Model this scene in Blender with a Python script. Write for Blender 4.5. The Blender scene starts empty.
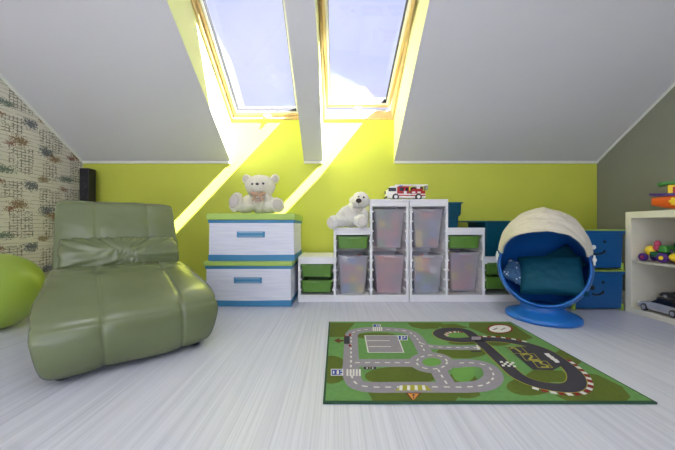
import bpy, bmesh, math, random
from mathutils import Vector, Matrix, noise, Euler
random.seed(7)
R = math.radians
S = bpy.context.scene
COL = S.collection
F = 285.0; CX = 336.0; CY = 226.0; H = 0.67
YW = 2.97; XL = -2.635; XR = 2.72; YB = -1.9; ZC = 2.62
ca, sa = math.cos(R(35)), math.sin(R(35)); ta = 0.7002
ZK = 1.337

def fl(px, py, z=0.0):
    """floor point seen at a measured spot of the photograph"""
    y = (H - z) * F / (py - CY)
    return ((px - CX) * y / F, y)

def srgb(r, g=None, b=None):
    if g is None: r, g, b = r
    out = []
    for c in (r, g, b):
        c = c / 255.0
        out.append(c / 12.92 if c <= .04045 else ((c + .055) / 1.055) ** 2.4)
    return tuple(out) + (1.0,)

# ------------------------------------------------------------------ materials
MATS = {}
def mat(name, col, rough=.5, metal=0, spec=.5, bump=0, bscale=60, bdetail=3, var=0, vscale=4,
        stretch=None, sheen=0, emit=0, coat=0, subsurf=0):
    if name in MATS: return MATS[name]
    m = bpy.data.materials.new(name); m.use_nodes = True
    nt = m.node_tree; p = nt.nodes['Principled BSDF']
    c = srgb(*col) if max(col) > 1.001 else tuple(col) + (1,)
    p.inputs['Base Color'].default_value = c
    p.inputs['Roughness'].default_value = rough
    p.inputs['Metallic'].default_value = metal
    p.inputs['Specular IOR Level'].default_value = spec
    p.inputs['Sheen Weight'].default_value = sheen
    p.inputs['Coat Weight'].default_value = coat
    if subsurf: p.inputs['Subsurface Weight'].default_value = subsurf
    tc = nt.nodes.new('ShaderNodeTexCoord'); vec = tc.outputs['Object']
    if stretch:
        mp = nt.nodes.new('ShaderNodeMapping'); mp.inputs['Scale'].default_value = stretch
        nt.links.new(vec, mp.inputs['Vector']); vec = mp.outputs['Vector']
    if bump:
        n = nt.nodes.new('ShaderNodeTexNoise'); n.inputs['Scale'].default_value = bscale
        n.inputs['Detail'].default_value = bdetail
        nt.links.new(vec, n.inputs['Vector'])
        b = nt.nodes.new('ShaderNodeBump'); b.inputs['Strength'].default_value = bump
        b.inputs['Distance'].default_value = .01
        nt.links.new(n.outputs['Fac'], b.inputs['Height']); nt.links.new(b.outputs['Normal'], p.inputs['Normal'])
    if var:
        n = nt.nodes.new('ShaderNodeTexNoise'); n.inputs['Scale'].default_value = vscale
        n.inputs['Detail'].default_value = 4
        nt.links.new(vec, n.inputs['Vector'])
        r = nt.nodes.new('ShaderNodeValToRGB')
        r.color_ramp.elements[0].position = .3; r.color_ramp.elements[1].position = .7
        r.color_ramp.elements[0].color = tuple(max(0, x * (1 - var)) for x in c[:3]) + (1,)
        r.color_ramp.elements[1].color = tuple(min(1, x * (1 + var)) for x in c[:3]) + (1,)
        nt.links.new(n.outputs['Fac'], r.inputs['Fac']); nt.links.new(r.outputs['Color'], p.inputs['Base Color'])
    if emit:
        p.inputs['Emission Color'].default_value = c; p.inputs['Emission Strength'].default_value = emit
    MATS[name] = m
    return m

def glass_mat(name, tint=(1, 1, 1), gloss=.06):
    m = bpy.data.materials.new(name); m.use_nodes = True; nt = m.node_tree
    for n in list(nt.nodes): nt.nodes.remove(n)
    o = nt.nodes.new('ShaderNodeOutputMaterial'); t = nt.nodes.new('ShaderNodeBsdfTransparent')
    g = nt.nodes.new('ShaderNodeBsdfGlossy'); g.inputs['Roughness'].default_value = .02
    t.inputs['Color'].default_value = tint + (1,)
    mx = nt.nodes.new('ShaderNodeMixShader'); mx.inputs['Fac'].default_value = gloss
    nt.links.new(t.outputs[0], mx.inputs[1]); nt.links.new(g.outputs[0], mx.inputs[2])
    nt.links.new(mx.outputs[0], o.inputs['Surface']); return m

def translucent_mat(name, col, see=.4):
    m = bpy.data.materials.new(name); m.use_nodes = True; nt = m.node_tree
    p = nt.nodes['Principled BSDF']; o = nt.nodes['Material Output']
    p.inputs['Base Color'].default_value = srgb(*col); p.inputs['Roughness'].default_value = .35
    tr = nt.nodes.new('ShaderNodeBsdfTranslucent'); tr.inputs['Color'].default_value = srgb(*col)
    t = nt.nodes.new('ShaderNodeBsdfTransparent')
    a = nt.nodes.new('ShaderNodeMixShader'); a.inputs['Fac'].default_value = .35
    b = nt.nodes.new('ShaderNodeMixShader'); b.inputs['Fac'].default_value = see
    nt.links.new(p.outputs[0], a.inputs[1]); nt.links.new(tr.outputs[0], a.inputs[2])
    nt.links.new(a.outputs[0], b.inputs[1]); nt.links.new(t.outputs[0], b.inputs[2])
    nt.links.new(b.outputs[0], o.inputs['Surface']); return m

def floor_mat():
    m = bpy.data.materials.new('streaked_floor'); m.use_nodes = True; nt = m.node_tree; L = nt.links
    p = nt.nodes['Principled BSDF']; p.inputs['Roughness'].default_value = .38
    tc = nt.nodes.new('ShaderNodeTexCoord')
    def streak(sx, sy, det):
        mp = nt.nodes.new('ShaderNodeMapping'); mp.inputs['Scale'].default_value = (sx, sy, 1)
        L.new(tc.outputs['Object'], mp.inputs['Vector'])
        n = nt.nodes.new('ShaderNodeTexNoise'); n.inputs['Scale'].default_value = 1; n.inputs['Detail'].default_value = det
        L.new(mp.outputs[0], n.inputs['Vector']); return n
    a = streak(170, 1.4, 3); b = streak(48, .5, 2)
    mx = nt.nodes.new('ShaderNodeMath'); mx.operation = 'MULTIPLY_ADD'
    mx.inputs[1].default_value = .6; L.new(a.outputs['Fac'], mx.inputs[0])
    s = nt.nodes.new('ShaderNodeMath'); s.operation = 'MULTIPLY'; s.inputs[1].default_value = .4
    L.new(b.outputs['Fac'], s.inputs[0]); L.new(s.outputs[0], mx.inputs[2])
    r = nt.nodes.new('ShaderNodeValToRGB')
    r.color_ramp.elements[0].position = .33; r.color_ramp.elements[0].color = srgb(190, 191, 205)
    r.color_ramp.elements[1].position = .58; r.color_ramp.elements[1].color = srgb(213, 214, 226)
    L.new(mx.outputs[0], r.inputs['Fac']); L.new(r.outputs['Color'], p.inputs['Base Color'])
    bp = nt.nodes.new('ShaderNodeBump'); bp.inputs['Strength'].default_value = .08; bp.inputs['Distance'].default_value = .004
    L.new(mx.outputs[0], bp.inputs['Height']); L.new(bp.outputs[0], p.inputs['Normal'])
    return m

def wallpaper_mat():
    m = bpy.data.materials.new('sketch_wallpaper'); m.use_nodes = True; nt = m.node_tree; L = nt.links
    p = nt.nodes['Principled BSDF']; p.inputs['Roughness'].default_value = .75
    tc = nt.nodes.new('ShaderNodeTexCoord'); sp = nt.nodes.new('ShaderNodeSeparateXYZ')
    L.new(tc.outputs['Object'], sp.inputs[0])
    def M(op, a, b=None, c=None):
        n = nt.nodes.new('ShaderNodeMath'); n.operation = op
        for i, v in enumerate((a, b, c)):
            if v is None: continue
            if isinstance(v, (int, float)): n.inputs[i].default_value = v
            else: L.new(v, n.inputs[i])
        return n.outputs[0]
    def NZ(sx, sy, sz, det=2):
        mp = nt.nodes.new('ShaderNodeMapping'); mp.inputs['Scale'].default_value = (sx, sy, sz)
        L.new(tc.outputs['Object'], mp.inputs['Vector'])
        n = nt.nodes.new('ShaderNodeTexNoise'); n.inputs['Scale'].default_value = 1; n.inputs['Detail'].default_value = det
        L.new(mp.outputs[0], n.inputs['Vector']); return n.outputs['Fac']
    def MIX(fac, c1, c2):
        n = nt.nodes.new('ShaderNodeMix'); n.data_type = 'RGBA'
        L.new(fac, n.inputs[0])
        for i, v in ((6, c1), (7, c2)):
            if isinstance(v, tuple): n.inputs[i].default_value = v
            else: L.new(v, n.inputs[i])
        return n.outputs[2]
    u, v = sp.outputs['Y'], sp.outputs['Z']
    T = .53
    col = MIX(NZ(1, 3, 3), srgb(206, 200, 188), srgb(224, 218, 208))
    # board lines
    vv = M('ADD', M('MULTIPLY', v, 30.0), M('MULTIPLY', NZ(1, 5, 9), .5))
    lines = M('LESS_THAN', M('FRACT', vv), .10)
    lines = M('MULTIPLY', lines, M('GREATER_THAN', NZ(1, 14, 60, 3), .44))
    col = MIX(M('MULTIPLY', lines, .75), col, srgb(110, 104, 88))
    uu = M('MULTIPLY', M('ADD', u, M('MULTIPLY', M('FLOOR', vv), .37)), 7.5)
    vl = M('MULTIPLY', M('LESS_THAN', M('FRACT', uu), .05), .55)
    
    # tiled coordinates
    fu = M('FRACT', M('MULTIPLY', M('ADD', u, .13), 1 / T)); fv = M('FRACT', M('MULTIPLY', M('ADD', v, .0), 1 / T))
    def slab_(cx, cy, rx, ry):
        return M('SUBTRACT', 1.0, M('MAXIMUM', M('ABSOLUTE', M('DIVIDE', M('SUBTRACT', fu, cx), rx)), M('ABSOLUTE', M('DIVIDE', M('SUBTRACT', fv, cy), ry))))
    def blob(cx, cy, rx, ry):
        du = M('DIVIDE', M('SUBTRACT', fu, cx), rx); dv = M('DIVIDE', M('SUBTRACT', fv, cy), ry)
        d = M('SQRT', M('ADD', M('MULTIPLY', du, du), M('MULTIPLY', dv, dv)))
        return M('MAXIMUM', M('SUBTRACT', 1.0, d), 0.0)
    fine = NZ(1, 110, 130, 3); fine2 = NZ(1, 45, 130, 4)
    # sketched facades: little grids of window strokes
    gx = M('LESS_THAN', M('FRACT', M('MULTIPLY', u, 34)), .34); gy = M('LESS_THAN', M('FRACT', M('MULTIPLY', v, 42)), .34)
    grid = M('MULTIPLY', M('MAXIMUM', gx, gy), M('GREATER_THAN', fine2, .47))
    for (cx, cy, rx, ry) in ((.22, .72, .22, .2), (.75, .30, .2, .24), (.62, .83, .17, .15), (.2, .2, .13, .18)):
        k = M('MULTIPLY', M('GREATER_THAN', M('ADD', slab_(cx, cy, rx, ry), M('MULTIPLY', NZ(1, 9, 9), .5)), .38), grid)
        col = MIX(M('MULTIPLY', k, .75), col, srgb(80, 80, 72))
    # trees and bushes
    for (cx, cy, rx, ry, c) in ((.15, .52, .17, .09, (58, 68, 88)), (.28, .44, .17, .07, (124, 92, 52)),
                                (.72, .60, .17, .09, (118, 84, 44)), (.60, .53, .10, .04, (122, 66, 46)),
                                (.50, .12, .2, .06, (74, 96, 84)), (.90, .93, .16, .09, (60, 68, 88)),
                                (.08, .05, .13, .06, (132, 108, 72)), (.44, .93, .1, .05, (130, 88, 62))):
        k = M('GREATER_THAN', M('ADD', M('MULTIPLY', blob(cx, cy, rx * 1.3, ry * 1.5), .42), fine), .70)
        col = MIX(M('MULTIPLY', k, .85), col, srgb(*c))
    L.new(col, p.inputs['Base Color'])
    return m

WALL = mat('yellow_green_paint', (198, 204, 74), .62, bump=.06, bscale=220, var=.025, vscale=3)
CEIL = mat('white_ceiling_paint', (202, 201, 203), .8, bump=.05, bscale=200)
JAMB = mat('pale_reveal_paint', (238, 240, 192), .7)
GREYW = mat('grey_wall_paint', (138, 139, 124), .75, bump=.06, bscale=200, var=.02)
TRIM = mat('white_trim_paint', (232, 232, 226), .5)
WOOD = mat('pine_window_wood', (206, 178, 128), .4, var=.12, vscale=3, stretch=(30, 2, 2), bump=.05)
WHITE = mat('white_lacquer', (232, 231, 232), .42, bump=.02, bscale=90)
CREAM = mat('cream_lacquer', (224, 220, 200), .45)
SHELFW = mat('shaded_shelf_white', (188, 183, 173), .5)  # inner boards of the white unit, interior shade put into their colour
BLACK = mat('black_plastic', (18, 18, 22), .35)
DGREY = mat('dark_grey_rubber', (40, 40, 44), .6)
CHROME = mat('brushed_metal', (200, 200, 205), .25, metal=1)
LEATHER = mat('olive_leather', (103, 113, 76), .27, spec=.6, bump=.10, bscale=120, bdetail=5, var=.05, vscale=5, coat=.25)
LEATHERD = mat('olive_leather_seam', (78, 88, 60), .5)
BALLG = mat('lime_vinyl', (160, 184, 72), .28, spec=.5, coat=.2)
GREENB = mat('green_bin_plastic', (96, 142, 54), .32, spec=.5)
GLIME = mat('lime_lid_plastic', (170, 200, 96), .5, var=.03)
BLUETR = mat('blue_trim_tape', (62, 134, 178), .55)
BLUEC = mat('blue_chair_plastic', (30, 106, 186), .34, spec=.5, bump=.03, bscale=150)
BLUEBOX = mat('deep_blue_plastic', (6, 80, 138), .38, spec=.5, bump=.02)
LIMECLIP = mat('lime_clip_plastic', (150, 178, 70), .4)
TEALV = mat('teal_velvet', (4, 74, 96), .65, spec=.25, sheen=0, bump=.15, bscale=18)
SPOTB = mat('grey_blue_cotton', (84, 118, 150), .8, bump=.1)
CANOPY = mat('cream_canopy_fabric', (202, 195, 176), .85, sheen=.2, bump=.6, bscale=30, bdetail=4)
FUR = mat('cream_plush', (240, 234, 218), .95, sheen=.6, bump=.9, bscale=240, bdetail=4, var=.07, vscale=60)
FURW = mat('white_plush', (242, 239, 231), .95, sheen=.6, bump=.9, bscale=240, bdetail=4, var=.06, vscale=60)
PAD = mat('grey_plush_pad', (200, 192, 184), .95, bump=.4, bscale=200)
NOSE = mat('brown_black_nose', (44, 28, 26), .3)
PINK = mat('pink_thread', (190, 130, 130), .8)
RIBBON = mat('beige_ribbon', (196, 160, 130), .6)
RED = mat('red_plastic', (178, 18, 24), .3)
YELLOW = mat('yellow_plastic', (240, 206, 40), .35)
ORANGE = mat('orange_plastic', (226, 98, 26), .35)
PURPLE = mat('purple_plastic', (78, 40, 124), .35)
GREENP = mat('green_plastic', (56, 130, 50), .35)
DGREEN = mat('dark_green_plastic', (22, 84, 52), .35)
LILAC = mat('pink_plastic', (186, 66, 100), .4)
SKYB = mat('light_blue_plastic', (90, 150, 220), .4)
SILVER = mat('silver_car_paint', (196, 198, 202), .25, metal=.4)
TINTED = mat('tinted_glass', (24, 30, 40), .1)
BINCLEAR = translucent_mat('frosted_bin_plastic', (236, 236, 245), .72)
TEALCLEAR = translucent_mat('teal_bin_plastic', (6, 98, 124), .12)
GLASS = glass_mat('window_glass', (.97, .98, 1.0), .05)

def ribbed_fabric():
    m = bpy.data.materials.new('ribbed_white_fabric'); m.use_nodes = True; nt = m.node_tree; L = nt.links
    p = nt.nodes['Principled BSDF']; p.inputs['Roughness'].default_value = .8
    tc = nt.nodes.new('ShaderNodeTexCoord'); mp = nt.nodes.new('ShaderNodeMapping')
    mp.inputs['Scale'].default_value = (2, 2, 60); L.new(tc.outputs['Object'], mp.inputs[0])
    w = nt.nodes.new('ShaderNodeTexNoise'); w.inputs['Scale'].default_value = 1.6; L.new(mp.outputs[0], w.inputs['Vector'])
    r = nt.nodes.new('ShaderNodeValToRGB'); r.color_ramp.elements[0].position = .3; r.color_ramp.elements[1].position = .65
    r.color_ramp.elements[0].color = srgb(214, 216, 230); r.color_ramp.elements[1].color = srgb(230, 231, 240)
    L.new(w.outputs['Fac'], r.inputs[0]); L.new(r.outputs[0], p.inputs['Base Color'])
    b = nt.nodes.new('ShaderNodeBump'); b.inputs['Strength'].default_value = .3; b.inputs['Distance'].default_value = .004
    L.new(w.outputs['Fac'], b.inputs['Height']); L.new(b.outputs[0], p.inputs['Normal'])
    return m
RIBBED = ribbed_fabric()

# ------------------------------------------------------------------ builders
class MB:
    def __init__(self): self.bm = bmesh.new(); self.mi = 0
    def quad(self, pts, mi=None):
        f = self.bm.faces.new([self.bm.verts.new(p) for p in pts]); f.material_index = self.mi if mi is None else mi; return f
    def box(self, x0, x1, y0, y1, z0, z1, mi=None, M=None, top=1.0):
        cx, cy = (x0 + x1) / 2, (y0 + y1) / 2
        P = []
        for z, s in ((z0, 1), (z1, top)):
            for x, y in ((x0, y0), (x1, y0), (x1, y1), (x0, y1)):
                v = Vector((cx + (x - cx) * s, cy + (y - cy) * s, z))
                P.append(self.bm.verts.new(M @ v if M else v))
        for q in ((3, 2, 1, 0), (4, 5, 6, 7), (0, 1, 5, 4), (1, 2, 6, 5), (2, 3, 7, 6), (3, 0, 4, 7)):
            f = self.bm.faces.new([P[i] for i in q]); f.material_index = self.mi if mi is None else mi
    def prism(self, poly, a, b, conv, mi=None):
        """poly: 2D points, swept from a to b; conv(p, t) -> 3D"""
        A = [self.bm.verts.new(conv(p, a)) for p in poly]; B = [self.bm.verts.new(conv(p, b)) for p in poly]
        n = len(poly); k = self.mi if mi is None else mi
        fs = [self.bm.faces.new(A), self.bm.faces.new(B[::-1])]
        for i in range(n): fs.append(self.bm.faces.new((A[i], B[i], B[(i + 1) % n], A[(i + 1) % n])))
        for f in fs: f.material_index = k
        return fs
    def lathe(self, prof, seg=32, M=None, mi=None):
        k = self.mi if mi is None else mi
        rings = []
        for r, z in prof:
            if r < 1e-6: rings.append([self.bm.verts.new(M @ Vector((0, 0, z)) if M else Vector((0, 0, z)))])
            else:
                ring = []
                for i in range(seg):
                    a = 2 * math.pi * i / seg; v = Vector((r * math.cos(a), r * math.sin(a), z))
                    ring.append(self.bm.verts.new(M @ v if M else v))
                rings.append(ring)
        for A, B in zip(rings, rings[1:]):
            for i in range(seg):
                j = (i + 1) % seg
                if len(A) == 1 and len(B) == 1: continue
                vs = (A[0], B[i], B[j]) if len(A) == 1 else ((A[i], A[j], B[0]) if len(B) == 1 else (A[i], A[j], B[j], B[i]))
                f = self.bm.faces.new(vs); f.material_index = k
    def ell(self, c, r, rot=(0, 0, 0), seg=20, rings=12, mi=None):
        M = Matrix.Translation(c) @ Euler([R(a) for a in rot]).to_matrix().to_4x4() @ Matrix.Diagonal((r[0], r[1], r[2], 1))
        self.lathe([(math.sin(math.pi * i / rings), -math.cos(math.pi * i / rings)) for i in range(rings + 1)], seg, M, mi)
    def cyl(self, a, b, r, seg=16, mi=None, r2=None):
        a, b = Vector(a), Vector(b); d = b - a; l = d.length
        M = Matrix.Translation(a) @ d.to_track_quat('Z', 'Y').to_matrix().to_4x4()
        r2 = r if r2 is None else r2
        self.lathe([(0, 0), (r, 0), (r2, l), (0, l)], seg, M, mi)
    def tube(self, pts, r, seg=8, mi=None):
        k = self.mi if mi is None else mi
        pts = [Vector(p) for p in pts]; rings = []
        for i, p in enumerate(pts):
            d = (pts[min(i + 1, len(pts) - 1)] - pts[max(i - 1, 0)]).normalized()
            q = d.to_track_quat('Z', 'Y')
            rings.append([self.bm.verts.new(p + q @ Vector((r * math.cos(2 * math.pi * j / seg), r * math.sin(2 * math.pi * j / seg), 0))) for j in range(seg)])
        for A, B in zip(rings, rings[1:]):
            for j in range(seg):
                f = self.bm.faces.new((A[j], A[(j + 1) % seg], B[(j + 1) % seg], B[j])); f.material_index = k
        for r_ in (rings[0][::-1], rings[-1]):
            f = self.bm.faces.new(r_); f.material_index = k
    def grid(self, fn, nu, nv, cu=False, cv=False, mi=None):
        k = self.mi if mi is None else mi
        V = [[self.bm.verts.new(fn(i, j)) for j in range(nv)] for i in range(nu)]
        for i in range(nu if cu else nu - 1):
            for j in range(nv if cv else nv - 1):
                a, b = (i + 1) % nu, (j + 1) % nv
                f = self.bm.faces.new((V[i][j], V[a][j], V[a][b], V[i][b])); f.material_index = k
        return V
    def done(self, name, mats, parent=None, smooth=False, bevel=0, seg=2, sub=0, merge=False, recalc=True):
        if merge: bmesh.ops.remove_doubles(self.bm, verts=self.bm.verts, dist=1e-5)
        if recalc: bmesh.ops.recalc_face_normals(self.bm, faces=self.bm.faces)
        me = bpy.data.meshes.new(name); self.bm.to_mesh(me); self.bm.free()
        for m in (mats if isinstance(mats, (list, tuple)) else [mats]): me.materials.append(m)
        o = bpy.data.objects.new(name, me); COL.objects.link(o)
        if smooth:
            for p in me.polygons: p.use_smooth = True
        if bevel:
            b = o.modifiers.new('bevel', 'BEVEL'); b.width = bevel; b.segments = seg; b.limit_method = 'ANGLE'; b.angle_limit = R(40)
            if smooth is False:
                for p in me.polygons: p.use_smooth = True
                w = o.modifiers.new('wn', 'WEIGHTED_NORMAL'); w.keep_sharp = True
        if sub:
            s = o.modifiers.new('sub', 'SUBSURF'); s.levels = sub; s.render_levels = sub
        if parent: o.parent = parent
        return o

def tag(o, label, cat, group=None):
    o['label'] = label; o['category'] = cat
    if group: o['group'] = group
    return o
def thing(name, label, cat, loc=(0, 0, 0), rz=0, group=None):
    o = bpy.data.objects.new(name, None); COL.objects.link(o); o.empty_display_size = .1
    o.location = loc; o.rotation_euler = (0, 0, R(rz)); return tag(o, label, cat, group)
def struct(o): o['kind'] = 'structure'; return o
def dup(root, loc, label=None, rz=None, group=None):
    def cp(o, par):
        c = o.copy(); COL.objects.link(c)
        if par: c.parent = par
        for ch in [q for q in kids.get(o.name, [])]: cp(ch, c)
        return c
    kids = {}
    for q in bpy.data.objects:
        if q.parent: kids.setdefault(q.parent.name, []).append(q)
    r = cp(root, None); r.location = loc
    if rz is not None: r.rotation_euler = (0, 0, R(rz))
    if label: r['label'] = label
    if group: r['group'] = group
    return r

# ------------------------------------------------------------------ room shell
YZ = lambda p, x: (x, p[0], p[1])
XA, XB, XC, XD = -1.094, -.333, -.135, .604        # left opening, beam, right opening
def P(u, D): return (YW - ca * u + sa * (D - .375), 1.772 + sa * u + ca * (D - .375))
UT = 1.20
b = MB(); b.box(XL - .12, XR + .12, YB - .12, YW + .13, -.1, 0)
struct(b.done('floor', floor_mat()))

b = MB()
q = P(0, .5)
b.prism([(YW, 0), (YW, 1.772), q, (YW + .13, q[1] - .03), (YW + .13, 0)], XL - .12, XR + .12, YZ)
struct(b.done('wall_back', WALL))

slab = [(YW, ZK), (YW - (ZC - ZK) / ta, ZC), (YW - (ZC - ZK) / ta, ZC + .61), (YW, ZK + .61)]
YT = slab[1][0]
b = MB()
for x0, x1 in ((XL - .12, XA), (XB, XC), (XD, XR + .12)):
    fs = b.prism(slab, x0, x1, YZ, mi=0)
    for k, xx in ((0, x0), (1, x1)):
        if XL < xx < XR: fs[k].material_index = 1
wt = P(UT, .375); wo = P(UT, .5)
head = [(YW - (wt[1] - ZK) / ta, wt[1]), slab[1], slab[2], wo, wt]
for x0, x1 in ((XA, XB), (XC, XD)):
    fs = b.prism(head, x0, x1, YZ, mi=0); fs[2 + 4].material_index = 1
b.box(XL - .12, XR + .12, YB - .12, YT, ZC, ZC + .61)
struct(b.done('ceiling', [CEIL, JAMB], recalc=True))

b = MB()
prof = [(YB - .12, 0), (YB - .12, ZC), (YT, ZC), (YW, ZK), (YW, 0)]
b.prism(prof, XL - .12, XL, YZ); struct(b.done('wall_left', wallpaper_mat()))
b = MB(); b.prism(prof, XR, XR + .12, YZ); struct(b.done('wall_right', GREYW))
# wall behind the camera, with a wide unseen window added to brighten the room
WX0, WX1, WZ0, WZ1 = -1.7, 1.7, .35, 2.35
b = MB()
for x0, x1, z0, z1 in ((XL, WX0, 0, ZC), (WX1, XR, 0, ZC), (WX0, WX1, 0, WZ0), (WX0, WX1, WZ1, ZC)):
    b.box(x0, x1, YB - .12, YB, z0, z1)
struct(b.done('wall_front', mat('white_wall_paint', (226, 226, 228), .8)))
w3 = bpy.data.objects.new('window_3', None); COL.objects.link(w3); struct(w3)
b = MB()
for x0, x1, z0, z1 in ((WX0, WX0 + .06, WZ0, WZ1), (WX1 - .06, WX1, WZ0, WZ1), (WX0, WX1, WZ0, WZ0 + .06), (WX0, WX1, WZ1 - .06, WZ1), (-.04, .04, WZ0, WZ1)):
    b.box(x0, x1, YB - .09, YB - .03, z0, z1)
b.done('window_frame', TRIM, w3)
b = MB(); b.box(WX0 + .05, WX1 - .05, YB - .07, YB - .06, WZ0 + .05, WZ1 - .05); b.done('pane', GLASS, w3)

# white trim strips
t = .016
n_ = 1
for x0, x1 in ((XL, XA), (XB, XC), (XD, XR)):
    b = MB(); b.prism([(YW, ZK), (YW, ZK - t), (YW - t, ZK - t), (YW - t - .004, ZK + .008), ], x0, x1, YZ)
    struct(b.done('trim_%d' % n_, TRIM)); n_ += 1
for x0, x1 in ((XL, XL + t), (XR - t, XR)):
    b = MB(); o0 = t * 1.2
    b.prism([(YW, ZK), (YW, ZK - o0), (YT, ZC - o0), (YT, ZC)], x0, x1, YZ)
    struct(b.done('trim_%d' % n_, TRIM)); n_ += 1
b = MB(); b.box(XR - .012, XR, .0, YW, 0, .06); struct(b.done('baseboard_right', TRIM))
b = MB(); b.box(XL, XL + .012, .0, YW, 0, .06); struct(b.done('baseboard_left', TRIM))
b = MB(); b.box(XL + .012, XR - .012, YW - .012, YW, 0, .06); struct(b.done('baseboard_back', TRIM))

# roof windows
def roof_window(n, x0, x1, tilt):
    root = bpy.data.objects.new('window_%d' % n, None); COL.objects.link(root); struct(root)
    root.location = (0, 0, 0)
    def W(x, u, D): y, z = P(u, D); return Vector((x, y, z))
    def wbox(b, xa, xb, ua, ub, Da, Db, fn, mi=0):
        vs = [b.bm.verts.new(fn(x, u, D)) for D in (Da, Db) for x, u in ((xa, ua), (xb, ua), (xb, ub), (xa, ub))]
        for q in ((3, 2, 1, 0), (4, 5, 6, 7), (0, 1, 5, 4), (1, 2, 6, 5), (2, 3, 7, 6), (3, 0, 4, 7)):
            f = b.bm.faces.new([vs[i] for i in q]); f.material_index = mi
    def ring(b, xa, xb, ua, ub, w, Da, Db, fn, mi=0, wb=None):
        wb = wb or w
        wbox(b, xa, xa + w, ua, ub, Da, Db, fn, mi); wbox(b, xb - w, xb, ua, ub, Da, Db, fn, mi)
        wbox(b, xa + w, xb - w, ua, ua + wb, Da, Db, fn, mi); wbox(b, xa + w, xb - w, ub - w, ub, Da, Db, fn, mi)
    b = MB(); ring(b, x0, x1, 0.0, UT, .022, .375, .50, W)
    b.done('window_frame', WOOD, root, bevel=.003)
    b = MB(); ring(b, x0 - .04, x1 + .04, -.04, UT + .04, .062, .502, .535, W)
    b.done('flashing', mat('white_grey_cladding', (196, 198, 204), .4, metal=.1), root)
    um, Dm = UT / 2, .455
    c, s = math.cos(R(tilt)), math.sin(R(tilt))
    def SW(x, u, D):
        du, dD = u - um, D - Dm
        return W(x, um + du * c + dD * s, Dm - du * s + dD * c)
    a0, a1, u0, u1 = x0 + .024, x1 - .024, .024, UT - .026
    b = MB(); ring(b, a0, a1, u0, u1, .026, .41, .485, SW, 0, .026)
    b.done('sash', WOOD, root, bevel=.004)
    b = MB(); ring(b, a0 + .026, a1 - .026, u0 + .026, u1 - .026, .020, .425, .497, SW)
    b.done('glazing_bead', TRIM, root)
    b = MB(); ring(b, a0 + .046, a1 - .046, u0 + .046, u1 - .046, .004, .43, .486, SW)
    b.done('gasket', DGREY, root)
    b = MB(); wbox(b, a0 + .049, a1 - .049, u0 + .049, u1 - .049, .455, .463, SW)
    b.done('pane', GLASS, root)
    b = MB(); xm = (x0 + x1) / 2
    wbox(b, xm - .035, xm + .035, u0 + .004, u0 + .022, .385, .41, SW)
    wbox(b, xm - .012, xm + .012, u0 + .0, u0 + .03, .365, .39, SW)
    b.done('handle', TRIM, root, bevel=.003)
    return root
roof_window(1, XA + .004, XB - .004, 0)
roof_window(2, XC + .004, XD - .004, 14)

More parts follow.
